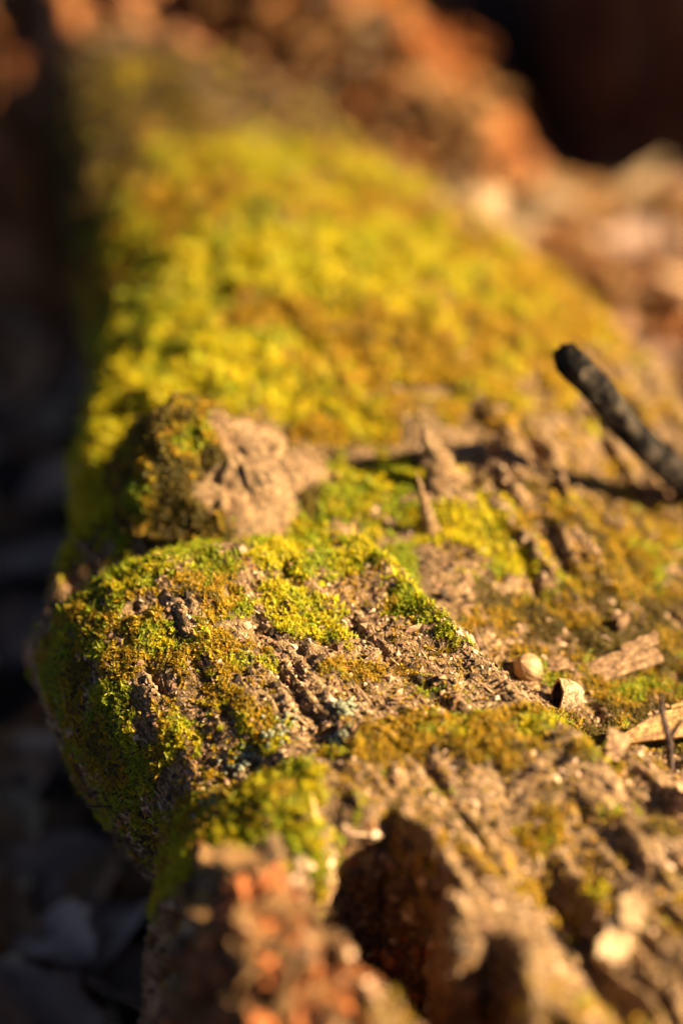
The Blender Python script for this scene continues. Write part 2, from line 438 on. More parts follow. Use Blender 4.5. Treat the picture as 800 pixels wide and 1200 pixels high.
moss, mcol = moss_field(X, Y, Z)
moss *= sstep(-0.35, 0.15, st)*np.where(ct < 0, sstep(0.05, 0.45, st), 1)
cavm = np.clip(cav + 0.9*lowleft*sstep(0.3, 0.7, lowleft), 0, 1)
moss *= 1-sstep(0.1, 0.5, np.maximum(cav, sstep(0.25, 0.6, lowleft)))
bare = 1-moss
# fibrous relief on bare wood
fib = ridged(U*14, V*150, Z*40, 3)
fib2 = fbm(U*40, V*260, Z*120, 3)
near = 1-0.45*(1-sstep(0.05, 0.14, Y))
dz += bare*near*(0.0026*fib + 0.0022*fib2)
dz -= (0.0035+0.004*sstep(0.02, 0.15, Y))*sstep(0.95, 1.35, crk)*(0.35+0.65*bare)
dz += bare*near*0.0026*fbm(U*55, V*190, Z*120, 3)
rg = np.maximum(blob(610, 590, 0.075, 0.055, -20), 0.8*blob(760, 650, .03, .04))
fibr = ridged(U*9+2, V*62+0.35*fbm(U*30, V*30, Z*30, 2), Z*12, 2)
dz += bare*rg*0.0045*fibr
# crumbly pitting
pit = fbm(U*120, V*300, Z*210, 2); dz -= bare*near*0.0030*sstep(0.12, 0.5, pit)
# moss cushions
cush = fbm(X*70, Y*70, Z*70+8, 3); cush2 = 1-np.abs(noise(X*120, Y*120, Z*120))*2
dz += moss*(0.0012 + (0.0030+0.003*sstep(0.05, .2, Y))*cush + 0.0014*cush2)
# bare coarse crumble in the broken part
brk = np.clip(lowleft+cav, 0, 1)
front = sstep(W(400, 930)[1]+.01, W(400, 1020)[1], Y)
dz += brk*0.010*ridged(X*45, Y*45, Z*45, 3)*0.8
dz += front*bare*(0.0022*ridged(U*20, V*90, Z*20, 3) + .003*fbm(U*32, V*95, Z*60, 4))

P0 = np.stack([X, Y, Z], -1)
def grid_normals(P):
    du = np.gradient(P, axis=0); dv = np.gradient(P, axis=1)
    n = np.cross(dv, du); n /= np.linalg.norm(n, axis=-1, keepdims=True)+1e-12
    return n
Nb = grid_normals(P0)
if Nb[len(yy)//2, nth//2, 2] < 0: Nb = -Nb
up = np.zeros_like(Nb); up[..., 2] = 1
dirn = Nb*(1-top[..., None]) + up*top[..., None]
P = P0 + dirn*dz[..., None]
# a little overhang and sideways roughness
P[..., 0] += 0.0025*fbm(X*50, Y*50, Z*50+3, 3); P[..., 1] += 0.0025*fbm(X*50+9, Y*50, Z*50, 3)
P[0] = P[0].mean(0)*0.15 + P[0]*0.85
nrm = grid_normals(P)
if nrm[len(yy)//2, nth//2, 2] < 0: nrm = -nrm

Ap = W(110, 1230, 0.2); 
rot = np.clip(sstep(0.35, 0.9, lowleft)*sstep(-0.25, 0.35, fbm(X*28, Y*28, Z*28, 3)+0.25+ (P[..., 2]<0.16)*0.25), 0, 1)
rot = np.maximum(rot, 0.7*cav)
bark = sstep(0.50, 0.10, st)*(ct < 0) * 1.0
bark = np.maximum(bark, sstep(0.10, -0.25, st))
bark = np.maximum(bark, 0.8*sstep(0.42, 0.58, Y))
nr, nc = P.shape[:2]
log = bpy.data.objects.new('fallen_log', None); COL.objects.link(log); log.empty_display_size = 0.1
tag(log, 'fallen rotten log covered in yellow-green moss, bare fibrous wood showing through', 'log')
F = grid_faces(nr, nc)
Vv = P.reshape(-1, 3)
# end caps
cN = P[0].mean(0) + np.array((0, -0.02, 0)); cF = P[-1].mean(0) + np.array((0, 0.01, 0))
me = np_mesh('trunk', Vv, F, {'mossy': moss.ravel(), 'rot': rot.ravel(), 'bark': bark.ravel()})
trunk = link('trunk', me, M_wood, log)
j = np.arange(nc-1)
capV = np.concatenate([P[-1], [cF]]); capF = np.stack([j, j+1, np.full(nc-1, nc)], -1)
link('log_end', np_mesh('log_end', capV, capF, {'mossy': np.zeros(nc+1), 'rot': np.ones(nc+1)*.6, 'bark': np.zeros(nc+1)}), M_wood, log)
capV = np.concatenate([P[0], [cN]])
link('log_end', np_mesh('log_end_near', capV, capF[:, ::-1], {'mossy': np.zeros(nc+1), 'rot': np.ones(nc+1)*.6, 'bark': np.zeros(nc+1)}), M_wood, log)

bvh = BVHTree.FromPolygons([tuple(v) for v in P[::2, ::2].reshape(-1, 3)], [tuple(f) for f in grid_faces(*P[::2, ::2].shape[:2])])
def on_log(px, py, search=0):
    h = bvh.ray_cast(Vector(CAM), Vector(ray(px, py)))
    for k_ in range(search):
        if h[0] is not None and h[0].z > .15: break
        px += 6; h = bvh.ray_cast(Vector(CAM), Vector(ray(px, py)))
    return (np.array(h[0]), np.array(h[1])) if h[0] is not None else (None, None)
def drop(x, y):
    h = bvh.ray_cast(Vector((x, y, 1)), Vector((0, 0, -1)))
    return h[0].z if h[0] is not None else 0.0

# ------------------------------------------------------------------ scatterers
def shoot_template(nl, curl, seed):
    r = np.random.default_rng(seed); VV = []; FF = []
    for i in range(nl):
        ang = i*2.399 + r.uniform(-.3, .3); h = (i/nl)
        base = np.array((0, 0, 0.15+0.55*h)); L = (0.75-0.35*h)*r.uniform(.8, 1.2)
        tilt = (0.25 + 0.75*h)*curl
        dirh = np.array((math.cos(ang), math.sin(ang), 0)); side = np.array((-math.sin(ang), math.cos(ang), 0))
        mid = base + dirh*L*0.5*math.cos(tilt) + np.array((0, 0, L*0.5*math.sin(tilt)))
        tip = base + dirh*L*math.cos(tilt*0.7) + np.array((0, 0, L*math.sin(tilt)*0.85))
        wd = 0.13*r.uniform(.8, 1.3)
        b = len(VV)
        VV += [base, mid + side*wd, tip, mid - side*wd + np.array((0, 0, 0.03))]
        FF += [(b, b+1, b+2), (b, b+2, b+3)]
    return np.array(VV), np.array(FF)

def feather_template(npair, seed):
    r = np.random.default_rng(seed); VV = []; FF = []
    for i in range(npair):
        h = i/(npair-1); base = np.array((0.35*h*h, 0, 0.1+0.9*h)); 
        for s in (-1, 1):
            L = 0.42*(1-0.65*h)*r.uniform(.8, 1.2); a = r.uniform(-.5, .5)
            dirh = np.array((math.sin(a)*0.5, s*math.cos(a), 0.55)); tip = base + dirh*L
            mid = base + dirh*L*0.5
            wv = np.array((0.10, 0, 0.05))
            b = len(VV); VV += [base, mid+wv, tip, mid-wv]; FF += [(b, b+1, b+2), (b, b+2, b+3)]
    return np.array(VV), np.array(FF)

def frames(n, az, lean):
    """rotation matrices whose z axis is close to n"""
    z = n + lean; z /= np.linalg.norm(z, axis=-1, keepdims=True)
    ref = np.stack([np.cos(az), np.sin(az), np.zeros_like(az)], -1)
    y = np.cross(z, ref); y /= np.linalg.norm(y, axis=-1, keepdims=True)+1e-9
    x = np.cross(y, z)
    return np.stack([x, y, z], -1)      # columns

def instances(templates, pos, mats, scale, col, colvar_tip=0.25):
    Vs = []; Fs = []; Cs = []; off = 0
    pick = rng.integers(0, len(templates), len(pos))
    for ti, (tv, tf) in enumerate(templates):
        ii = np.where(pick == ti)[0]
        if len(ii) == 0: continue
        v = np.einsum('nij,kj->nki', mats[ii], tv)*scale[ii][:, None, None] + pos[ii][:, None, :]
        f = tf[None] + (np.arange(len(ii))*len(tv))[:, None, None] + off
        jit = rng.uniform(0.8, 1.2, (len(ii), len(tv)//4 if len(tv) % 4 == 0 else 1))
        jit = np.repeat(jit, len(tv)//jit.shape[1], 1)
        c = col[ii][:, None, :]*jit[..., None]
        Vs.append(v.reshape(-1, 3)); Fs.append(f.reshape(-1, 3)); Cs.append(c.reshape(-1, 3)); off += len(ii)*len(tv)
    return np.concatenate(Vs), np.concatenate(Fs), np.concatenate(Cs)

def sample_grid(P, n, weight, *fields):
    """n random points on a grid surface, chosen by weight per cell; returns pos + interpolated fields"""
    wq = weight[:-1, :-1].ravel(); cs = np.cumsum(wq); idx = np.searchsorted(cs, rng.random(n)*cs[-1]); idx = np.clip(idx, 0, len(wq)-1)
    r, c = np.divmod(idx, P.shape[1]-1); a = rng.random(n); b = rng.random(n)
    def I(A):
        sh = (slice(None),) + (None,)*(A.ndim-2)
        aa, bb = a[sh], b[sh]
        return (A[r, c]*(1-aa)*(1-bb) + A[r+1, c]*aa*(1-bb) + A[r, c+1]*(1-aa)*bb + A[r+1, c+1]*aa*bb)
    return [I(P)] + [I(f) for f in fields]

def cell_area(P):
    du = np.zeros(P.shape[:2]); e1 = P[1:, :-1]-P[:-1, :-1]; e2 = P[:-1, 1:]-P[:-1, :-1]
    du[:-1, :-1] = np.linalg.norm(np.cross(e1, e2), axis=-1); return du

T_shoot = [shoot_template(7, 1.0, s) for s in range(4)]
T_feather = [feather_template(5, s) for s in range(3)]

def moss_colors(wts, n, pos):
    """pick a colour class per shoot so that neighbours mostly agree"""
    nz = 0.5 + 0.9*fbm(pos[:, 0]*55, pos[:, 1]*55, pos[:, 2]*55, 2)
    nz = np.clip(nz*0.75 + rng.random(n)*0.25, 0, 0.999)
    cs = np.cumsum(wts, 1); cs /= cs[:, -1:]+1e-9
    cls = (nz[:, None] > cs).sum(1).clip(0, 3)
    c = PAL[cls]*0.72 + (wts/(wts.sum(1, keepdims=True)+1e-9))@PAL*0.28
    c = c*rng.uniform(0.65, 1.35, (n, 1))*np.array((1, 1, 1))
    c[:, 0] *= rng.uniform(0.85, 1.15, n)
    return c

def grow_moss(name, P, nrm, moss, mcol, n, parent, size, yfocus=True, feather=0.0):
    ar = cell_area(P)
    yv = P[..., 1]
    infocus = np.exp(-((yv-0.01)/0.16)**2)
    wgt = ar*sstep(0.25, 0.75, moss)*(0.45+1.0*infocus)*sstep(-0.3, 0.1, nrm[..., 2])
    pos, nn, cw2, inf = sample_grid(P, n, wgt, nrm, mcol, infocus)
    az = rng.uniform(0, 6.283, n)
    lean = rng.normal(0, 0.38, (n, 3)); lean[:, 2] += 0.35
    mats = frames(nn, az, lean)
    sc = size*(1.75-0.95*inf)*rng.lognormal(0, 0.28, n)
    col = moss_colors(cw2, n, pos)
    pos = pos - nn*sc[:, None]*0.15
    fe = rng.random(n) < feather*np.clip(cw2[:, 0]+cw2[:, 1]+.2, 0, 1)
    A = instances(T_shoot, pos[~fe], mats[~fe], sc[~fe], col[~fe])
    if fe.any():
        B = instances(T_feather, pos[fe], mats[fe], sc[fe]*1.35, col[fe])
        A = (np.concatenate([A[0], B[0]]), np.concatenate([A[1], B[1]+len(A[0])]), np.concatenate([A[2], B[2]]))
    me = np_mesh(name, A[0], A[1], {'Col': A[2]}, smooth=False)
    o = link('moss', me, M_moss, parent); o['kind'] = 'stuff'
    return o

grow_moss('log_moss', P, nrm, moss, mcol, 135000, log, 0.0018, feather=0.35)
# sparse shoots on the bare wood
sparse = bare*sstep(0.1, 0.5, fbm(X*30, Y*30, Z*30+4, 3)+0.18)*sstep(0.1, 0.4, st)*(1-brk)
grow_moss('log_moss_sparse', P, nrm, sparse, mcol*0+np.array((.15, .1, .5, .25)), 9000, log, 0.0018)

# crumbs and loose fibres on bare wood
def bit_template(seed, ax=(1, 1, 1)):
    r = np.random.default_rng(seed)
    v = np.array([(1,0,0),(-1,0,0),(0,1,0),(0,-1,0),(0,0,1),(0,0,-1)], float)*np.array(ax)
    v += r.normal(0, .18, v.shape)*np.array(ax)
    f = np.array([(0,2,4),(2,1,4),(1,3,4),(3,0,4),(2,0,5),(1,2,5),(3,1,5),(0,3,5)])
    return v, f
def scatter_bits(name, n, wgt, templates, size, pal, align=False, lift=0.3):
    pos, nn, rt = sample_grid(P, n, wgt, nrm, rot)
    az = rng.uniform(0, 6.283, n) if not align else GR + rng.normal(0, 0.22, n)
    mats = frames(nn, az, rng.normal(0, 0.25 if not align else 0.12, (n, 3)))
    sc = size*rng.lognormal(0, 0.45, n)
    pal = np.array(pal); col = pal[rng.integers(0, len(pal), n)]*rng.uniform(.7, 1.25, (n, 1))
    orange = np.array((0.34, 0.11, 0.03)); k_ = (rng.random(n) < rt*0.8)[:, None]
    col = np.where(k_, orange*rng.uniform(.5, 1.5, (n, 1)), col)
    pos = pos + nn*(sc*lift)[:, None]
    A = instances(templates, pos, mats, sc, col)
    o = link('wood_crumbs', np_mesh(name, A[0], A[1], {'Col': A[2]}, smooth=False), M_crumb, log); o['kind'] = 'stuff'
ar = cell_area(P)
vis = sstep(0.0, 0.3, st)
wood_pal = [(.05, .03, .018), (.06, .04, .022), (.46, .30, .16), (.34, .20, .10), (.22, .12, .06), (.12, .065, .035), (.55, .38, .23)]
foc = 0.3+np.exp(-((P[..., 1])/0.14)**2)
scatter_bits('crumbs_fine', 48000, ar*(bare+0.12)*vis*foc, [bit_template(s, (1, .8, .6)) for s in range(4)], 0.0007, wood_pal)
scatter_bits('crumbs_fibre', 16000, ar*(bare*(1-brk)+0.06)*vis*foc, [bit_template(s, (5, .45, .4)) for s in range(4)], 0.00042, wood_pal, align=True, lift=0.25)
scatter_bits('crumbs_coarse', 5000, ar*brk*sstep(-.3, .1, st), [bit_template(s, (1, .9, .7)) for s in range(4)], 0.0022, wood_pal)

# ------------------------------------------------------------------ branch stub, splinters
def polar_part(name, centre, rad, height, nr_=70, nt_=150, seed=0):
    t = np.linspace(0, 1, nr_)[:, None]; ph = np.linspace(0, 2*np.pi, nt_, endpoint=False)[None, :]
    return t, ph
c0 = W(252, 594, 0.235); zb = drop(c0[0], c0[1])
t = np.linspace(0.0, 1, 80)[:, None]; ph = np.linspace(0, 2*np.pi, 190)[None, :]
rx = 0.050; ryy = 0.038
prof = (1-t)**0.85
px_ = c0[0] + rx*np.cos(ph)*t*(1+0.15*np.sin(ph*3+1)) + 0.000*(1-t)
py_ = c0[1] + ryy*np.sin(ph)*t*(1+0.12*np.cos(ph*2+.5)) + 0.004*(1-t)
pz_ = zb - 0.010 + 0.042*prof + 0*ph
left = sstep(-0.25, 0.30, -np.cos(ph-0.05) + 0.65*fbm(px_*38, py_*38, pz_*38, 4))
pz_ = pz_ + 0.010*left*np.sin(np.pi*np.clip(t, 0, 1))            # the mossy side bulges
swx = px_*0.8+py_*0.5; env = np.sin(np.pi*np.clip(t*0.86+0.12, 0, 1))
lump = fbm(px_*45, py_*45, pz_*45, 4); plate = np.floor(lump*7)/7
strk = ridged((px_*0.7-pz_*0.5)*120, (py_)*40, (pz_+px_*.4)*22, 3)
rdg = sum(np.exp(-(((ph-a_+np.pi+.25*lump) % (2*np.pi)-np.pi)/w_)**2) for a_, w_ in ((R(325), .20), (R(285), .13), (R(238), .22), (R(350), .12), (R(262), .08)))
grv = ridged(np.cos(ph)*7+.3*lump, np.sin(ph)*7+t*.9, t*1.6, 3)
disp = (0.001*plate + 0.0035*lump + 0.0010*strk + .0012*rdg + .0022*grv*(.7+lump))*env
px_ = px_ + disp*np.cos(ph)*.6; py_ = py_ + disp*np.sin(ph)*.6; pz_ = pz_ + disp*.9
PS = np.stack(np.broadcast_arrays(px_, py_, pz_), -1); NS = grid_normals(PS)
if NS[40, 20, 2] < 0: NS = -NS
patch = sstep(0.25, 0.5, fbm(px_*55, py_*55, pz_*55, 3))*sstep(0.35, 0.6, t)
mS = np.clip(np.maximum(left*0.95, patch*0.8), 0, 1)*sstep(0.03, 0.12, t)
stub = link('branch_stub', np_mesh('branch_stub', PS.reshape(-1, 3), grid_faces(*PS.shape[:2]),
      {'mossy': mS.ravel(), 'rot': np.zeros(mS.size), 'bark': np.zeros(mS.size)}), M_stub, log)
grow_moss('stub_moss', PS, NS, mS, np.zeros(PS.shape[:2]+(4,))+np.array((.0, .25, .20, .55)), 5000, stub, 0.0024)

def blade(name, tip, base_c, width, thick, facing, seed, nseg=14, mat=M_wood, parent=None, curl=0.0, jag=0.15, pw=0.8):
    """tapering jagged splinter from base centre to tip"""
    r = np.random.default_rng(seed); tip = np.array(tip, float); base_c = np.array(base_c, float)
    ax = tip-base_c; L = np.linalg.norm(ax); ax /= L
    f = np.array(facing, float); f -= ax*np.dot(f, ax); f /= np.linalg.norm(f); s = np.cross(ax, f)
    na = 14; VV = []
    for i in range(nseg+1):
        h = i/nseg; w_ = (1-h)**pw*0.92+0.08
        for k2 in range(na):
            a_ = 2*np.pi*k2/na
            q = 1 + jag*r.normal()*0.6 + 0.25*math.cos(5*a_+seed)*0.4
            VV.append(base_c + ax*L*(h+0.02*r.normal()*(h < 1)) + s*math.cos(a_)*width*w_*q + f*math.sin(a_)*thick*w_*q + f*curl*h*h)
    VV.append(tip + ax*0.002); VV = np.array(VV); F_ = grid_faces(nseg+1, na, True)
    tri = np.concatenate([F_[:, [0, 1, 2]], F_[:, [0, 2, 3]], [(nseg*na+k2, nseg*na+(k2+1) % na, len(VV)-1) for k2 in range(na)]])
    n_ = len(VV)
    return link(name, np_mesh(name, VV, tri, {'mossy': np.zeros(n_), 'rot': np.zeros(n_), 'bark': np.zeros(n_)}), mat, parent)

b0, _ = on_log(528, 612); tpos = at_dist(497, 500, b0[1]+0.022)
blade('splinter', tpos, b0 + np.array((0.003, 0.012, -0.006)), 0.0115, 0.007, (0.3, -1, 0.2), 3, parent=log, pw=.8, jag=.34)
b1, _ = on_log(508, 625); t1 = at_dist(488, 556, b1[1]+0.004)
blade('splinter', t1, b1 + np.array((0, 0, -0.004)), 0.0042, 0.0035, (0.2, -1, 0), 5, parent=log, jag=0.08)
# chunks: blocky crumbling pieces
def chunk_mesh(name, seed, ax):
    r = np.random.default_rng(seed)
    g = np.linspace(-1, 1, 3); VV = {}; F_ = []
    def vid(p):
        key = tuple(np.round(p, 3))
        if key not in VV: VV[key] = len(VV)
        return VV[key]
    for axn in range(3):
        for s in (-1, 1):
            for i in range(2):
                for j2 in range(2):
                    q = []
                    for (aa, bb) in ((i, j2), (i+1, j2), (i+1, j2+1), (i, j2+1)):
                        p = np.zeros(3); p[axn] = s; p[(axn+1) % 3] = g[aa]; p[(axn+2) % 3] = g[bb]; q.append(vid(p))
                    F_.append(q if s > 0 else q[::-1])
    v = np.array(list(VV.keys()), float); v /= np.linalg.norm(v, axis=1, keepdims=True)**0.55
    v += r.normal(0, 0.24, v.shape); v *= np.array(ax)
    return np_mesh(name, v, F_, smooth=False)
CH_tan = [chunk_mesh('rotten_chunk_t%d' % i, 50+i, (1, r_, 0.40)) for i, r_ in enumerate((.35, .6, .25, .45))]
for c_ in CH_tan: c_.materials.append(M_chunk)
CH_or = [chunk_mesh('rotten_chunk_o%d' % i, 70+i, (1, r_, 0.45)) for i, r_ in enumerate((.35, .6, .25, .45))]
for c_ in CH_or: c_.materials.append(M_or2)

pr = random.Random(11)
def put_chunk(px, py, size, meshes, parent=log, name='rotten_chunk'):
    p, n_ = on_log(px, py)
    if p is None or p[2] < .06: return
    link(name, pr.choice(meshes), None, parent, p + n_*size*0.1, (pr.uniform(-.7, .7), pr.uniform(-.7, .7), pr.gauss(GR, .8)), size*np.array((1.4, pr.uniform(.7, 1.1), pr.uniform(.7, 1.2))))
for i in range(120):
    x = pr.uniform(215, 400); y = pr.uniform(1010, 1200)
    if x > 330 and y < 1060: continue
    put_chunk(x, y, pr.choice((.002, .003, .004, .007))*pr.uniform(.8, 1.3), CH_tan if pr.random() < 0.86 else CH_or)
for i in range(110):
    x = pr.uniform(110, 460); y = pr.uniform(1120, 1230)
    put_chunk(x, y, pr.uniform(.002, .0045), CH_or if pr.random() < 0.8 else CH_tan)
for i in range(50):
    put_chunk(pr.uniform(90, 240), pr.uniform(1030, 1200), pr.uniform(.002, .004), CH_or)

# ------------------------------------------------------------------ small things lying on the log
def lathe_arr(prof, nseg=28):
    prof = np.array(prof); a_ = np.linspace(0, 2*np.pi, nseg, endpoint=False)
    V_ = np.stack([prof[:, 0][:, None]*np.cos(a_), prof[:, 0][:, None]*np.sin(a_), np.repeat(prof[:, 1][:, None], nseg, 1)], -1)
    return V_, grid_faces(len(prof), nseg, True)
def look_rot(zdir, xhint=(1, 0, 0)):
    z = Vector(zdir).normalized(); x = Vector(xhint); x = (x - z*x.dot(z)).normalized(); y = z.cross(x)
    return Matrix((x, y, z)).transposed().to_euler()

m_nut, nt, out = new_mat('nut_shell_tan')
tc = nt.nodes.new('ShaderNodeTexCoord').outputs['Object']
n1 = noise_tex(nt, mapped(nt, tc, scale=(1, 1, .25)), 420, 4, .6); n2 = noise_tex(nt, tc, 160, 4, .6)
c = ramp(nt, [(.35, (.17, .085, .03)), (.55, (.36, .20, .08)), (.75, (.50, .32, .15))], n1)
c = mixc(nt, .5, c, ramp(nt, [(.35, (.20, .10, .04)), (.65, (.46, .29, .13))], n2))
b = N(nt, 'ShaderNodeBsdfPrincipled', Roughness=.6); nt.links.new(c, b.inputs['Base Color'])
bp = N(nt, 'ShaderNodeBump', Strength=.7, Distance=.0006); nt.links.new(n1, bp.inputs['Height']); nt.links.new(bp.outputs[0], b.inputs['Normal'])
nt.links.new(b.outputs[0], out.inputs[0])
m_inner = wood_material('nut_inside', (.10, .05, .025), (.05, .024, .012), (.02, .01, .006), rot=False, gs=(300, 300, 300))

# whole nut
p, n_ = on_log(618, 790)
prof = [(0.0002, -.0056), (.0026, -.0052), (.0046, -.0034), (.0055, -.0008), (.0054, .0016), (.0044, .0036), (.0028, .0050), (.0012, .0057), (.0003, .0066)]
V_, F_ = lathe_arr(prof, 40)
rib_ = 1 + 0.05*np.abs(np.sin(np.linspace(0, 2*np.pi, 40, endpoint=False)*5))
V_[..., 0] *= rib_; V_[..., 1] *= rib_
V_ += 0.0003*np.stack([fbm(V_[..., 0]*500, V_[..., 1]*500, V_[..., 2]*500+i*7, 2) for i in range(3)], -1)
nut = bpy.data.objects.new('nut', None); COL.objects.link(nut); nut.location = p + np.array((0, 0, 0.0034)); nut.rotation_euler = look_rot((-.55, -.35, .75))
link('shell', np_mesh('nut_shell', V_.reshape(-1, 3), F_), m_nut, nut)
dsk, dF = lathe_arr([(.0030, -.0050), (.0026, -.0058), (.0008, -.0060), (.0001, -.0060)], 20)
link('base_scar', np_mesh('nut_scar', dsk.reshape(-1, 3), dF), M_pale, nut)
tag(nut, 'round tan ribbed nut resting at the foot of the bare wood slope', 'nut')

# split shell
p, n_ = on_log(652, 826)
def half_shell(rx_, rz_, th_, na=30, nb=14):
    a_ = np.linspace(0, 2*np.pi, na, endpoint=False)[None, :]; t_ = np.linspace(0, 1, nb)[:, None]
    ang = t_*np.pi/2
    outer = np.stack(np.broadcast_arrays(rx_*np.cos(ang*1)*np.cos(a_), rx_*0.82*np.cos(ang)*np.sin(a_), -rz_*np.sin(ang)), -1)
    inner = np.stack(np.broadcast_arrays((rx_-th_)*np.cos(ang)*np.cos(a_), (rx_*0.82-th_)*np.cos(ang)*np.sin(a_), -(rz_-th_)*np.sin(ang)), -1)
    return outer, inner
o_, i_ = half_shell(.0070, .0112, .0012)
o_ += 0.00025*fbm(o_[..., 0]*400, o_[..., 1]*400, o_[..., 2]*400, 2)[..., None]
sh = bpy.data.objects.new('nut_half', None); COL.objects.link(sh); sh.location = p + np.array((0.0, 0, .0048)); sh.rotation_euler = look_rot((-.93, -.22, .16), (0, 0.3, 1))
jr = .0009*fbm(np.cos(np.linspace(0, 6.283, 30))*2, np.sin(np.linspace(0, 6.283, 30))*2, np.zeros(30)+.4, 2); o_[0, :, 2] += jr; i_[0, :, 2] += jr
ring = np.stack([i_[0], o_[0]], 0); ring[:, :, 2] += 0.0001
link('outer_shell', np_mesh('nut_half_outer', o_.reshape(-1, 3), grid_faces(*o_.shape[:2], True)), M_pale, sh)
link('hollow', np_mesh('nut_half_inner', i_.reshape(-1, 3), grid_faces(*i_.shape[:2], True)), m_inner, sh)
link('rim', np_mesh('nut_half_rim', ring.reshape(-1, 3), grid_faces(2, ring.shape[1], True)), m_nut, sh)
tag(sh, 'broken half of a pale nut shell with its dark hollow open, beside the ribbed nut', 'nut shell')

# bark flake: overlapping strips
def strip_mesh(name, L, wd, th_, seed, bend=0.0, jag=0.10, point=False):
    r = np.random.default_rng(seed); nx, ny = 26, 4
    xs = np.linspace(-.5, .5, nx); prof_w = (1-np.abs(xs*2)**18)*0.45+0.55
    nz_ = np.convolve(r.normal(0, 1, nx+4), [.25, .5, .5, .5, .25], 'valid'); nz2_ = np.convolve(r.normal(0, 1, nx+4), [.25, .5, .5, .5, .25], 'valid')
    if point: prof_w = np.clip((xs+.52)*2.2, .1, 1)**.8
    topv = []; botv = []
    for i, x in enumerate(xs):
        w0 = wd*prof_w[i]*(1+jag*nz_[i]); off = wd*jag*.6*nz2_[i]
        for j2, yv in enumerate(np.linspace(-.5, .5, ny)):
            z = th_*.5*(1-abs(yv)*.5)*(1+.15*r.normal()) + bend*(x*2)**2
            topv.append((x*L, yv*w0+off, z)); botv.append((x*L, yv*w0*.95+off, z-th_*(1+.2*r.normal())))
    F1 = grid_faces(nx, ny); V2 = np.array(topv+botv); n0 = nx*ny
    F2 = F1[:, ::-1]+n0
    edge = []
    loop = [j2 for j2 in range(ny)] + [i*ny+ny-1 for i in range(1, nx)] + [(nx-1)*ny+j2 for j2 in range(ny-2, -1, -1)] + [i*ny for i in range(nx-2, 0, -1)]
    for q in range(len(loop)):
        a0, b0_ = loop[q], loop[(q+1) % len(loop)]; edge.append((a0, a0+n0, b0_+n0, b0_))
    return np_mesh(name, V2, np.concatenate([F1[:, ::-1], F2[:, ::-1], edge]), smooth=False)
M_flake = wood_material('flake_wood', (.50, .32, .16), (.28, .16, .075), (.08, .04, .02), rot=False, grainrot=(0, 0, 0), gs=(60, 420, 420), bump=.0008)
M_chipy = wood_material('yellow_chip', (.56, .34, .12), (.44, .24, .075), (.24, .11, .035), rot=False, grainrot=(0, 0, 0), gs=(25, 160, 160), bump=.0003, rough=.6)

def flat_thing(name, cat, label, px, py, dirpx, tilt, mat, strips, partname, lift=0.003, scale=1.0, jag=.10, point=False):
    p, n_ = on_log(px, py)
    xd = Vector(W(*dirpx)-W(px, py)); xd.normalize()
    z = Vector((n_[0]*.06+tilt[0], n_[1]*.06+tilt[1], 1.0)).normalized()
    o = bpy.data.objects.new(name, None); COL.objects.link(o); o.location = p + np.array((0, 0, lift)); o.rotation_euler = look_rot(z, xd); o.scale = (scale,)*3
    for i, (L, wd, th_, ox, oy, oz, rz) in enumerate(strips):
        link(partname, strip_mesh(name+'_'+partname+str(i)+'_'+str(px), L, wd, th_, i*7+px, jag=jag, point=point), mat, o, (ox, oy, oz), (0, 0, rz))
    tag(o, label, cat); return o
flat_thing('bark_flake', 'bark flake', 'long flat pale bark flake with cracked layers lying on dark moss', 722, 787, (775, 774), (.0, -.35), M_flake,
   [(.036, .0042, .0018, -.0005, -.0036, 0, .02), (.033, .0036, .0020, .0005, -.0004, .0008, -.03), (.026, .0032, .0018, .0055, .0026, .0014, .04), (.016, .0030, .0016, .0115, .0048, .0020, .10), (.012, .0026, .0016, -.009, .0026, .0016, -.05)], 'layer', .0042, 1.05)
flat_thing('wood_chip', 'wood chip', 'short narrow tan chip between the round nut and the bark flake', 653, 787, (668, 784), (0, -.3), M_flake,
   [(.012, .0026, .0016, 0, 0, 0, 0), (.008, .0018, .0014, .001, .0018, .0006, .1)], 'layer', .002)
flat_thing('wood_chip', 'wood chip', 'small pale knobbly wood fragment alone on the dark moss above the bark flake', 727, 737, (740, 730), (0, -.3), M_flake,
   [(.009, .0030, .0030, 0, 0, 0, .3), (.006, .0026, .003, .0005, .0022, .0012, -.5), (.005, .002, .002, -.0018, -.001, .0022, .9)], 'layer', .003)
flat_thing('wood_chip', 'wood chip', 'broad smooth yellow wood chip beside the thin upright twig', 778, 872, (812, 864), (-.05, -.55), M_chipy,
   [(.090, .017, .0022, .024, 0, 0, 0), (.060, .007, .0018, .034, .007, .0016, .03)], 'layer', .009, 1.0, jag=.03, point=True)
flat_thing('wood_chip', 'wood chip', 'tiny curled tan chip in the mossy hollow of the slope', 436, 775, (452, 768), (0, -.2), M_flake,
   [(.009, .0018, .0012, 0, 0, 0, .1), (.006, .0015, .001, .001, .0015, .0006, -.2)], 'layer', .002)
flat_thing('wood_chip', 'wood chip', 'pale blurred stubby chip standing in the groove between front ridges', 722, 1125, (705, 1175), (.2, -.4), M_pale,
   [(.024, .010, .005, 0, 0, 0, 0), (.012, .008, .004, -.008, .001, .004, .3)], 'layer', .012)
flat_thing('wood_chip', 'wood chip', 'curled tan fragment tucked under the edge of the yellow chip', 722, 885, (730, 862), (.2, -.5), M_flake,
   [(.012, .006, .002, 0, 0, 0, 0), (.009, .004, .002, .001, .003, .001, .3)], 'layer', .004)
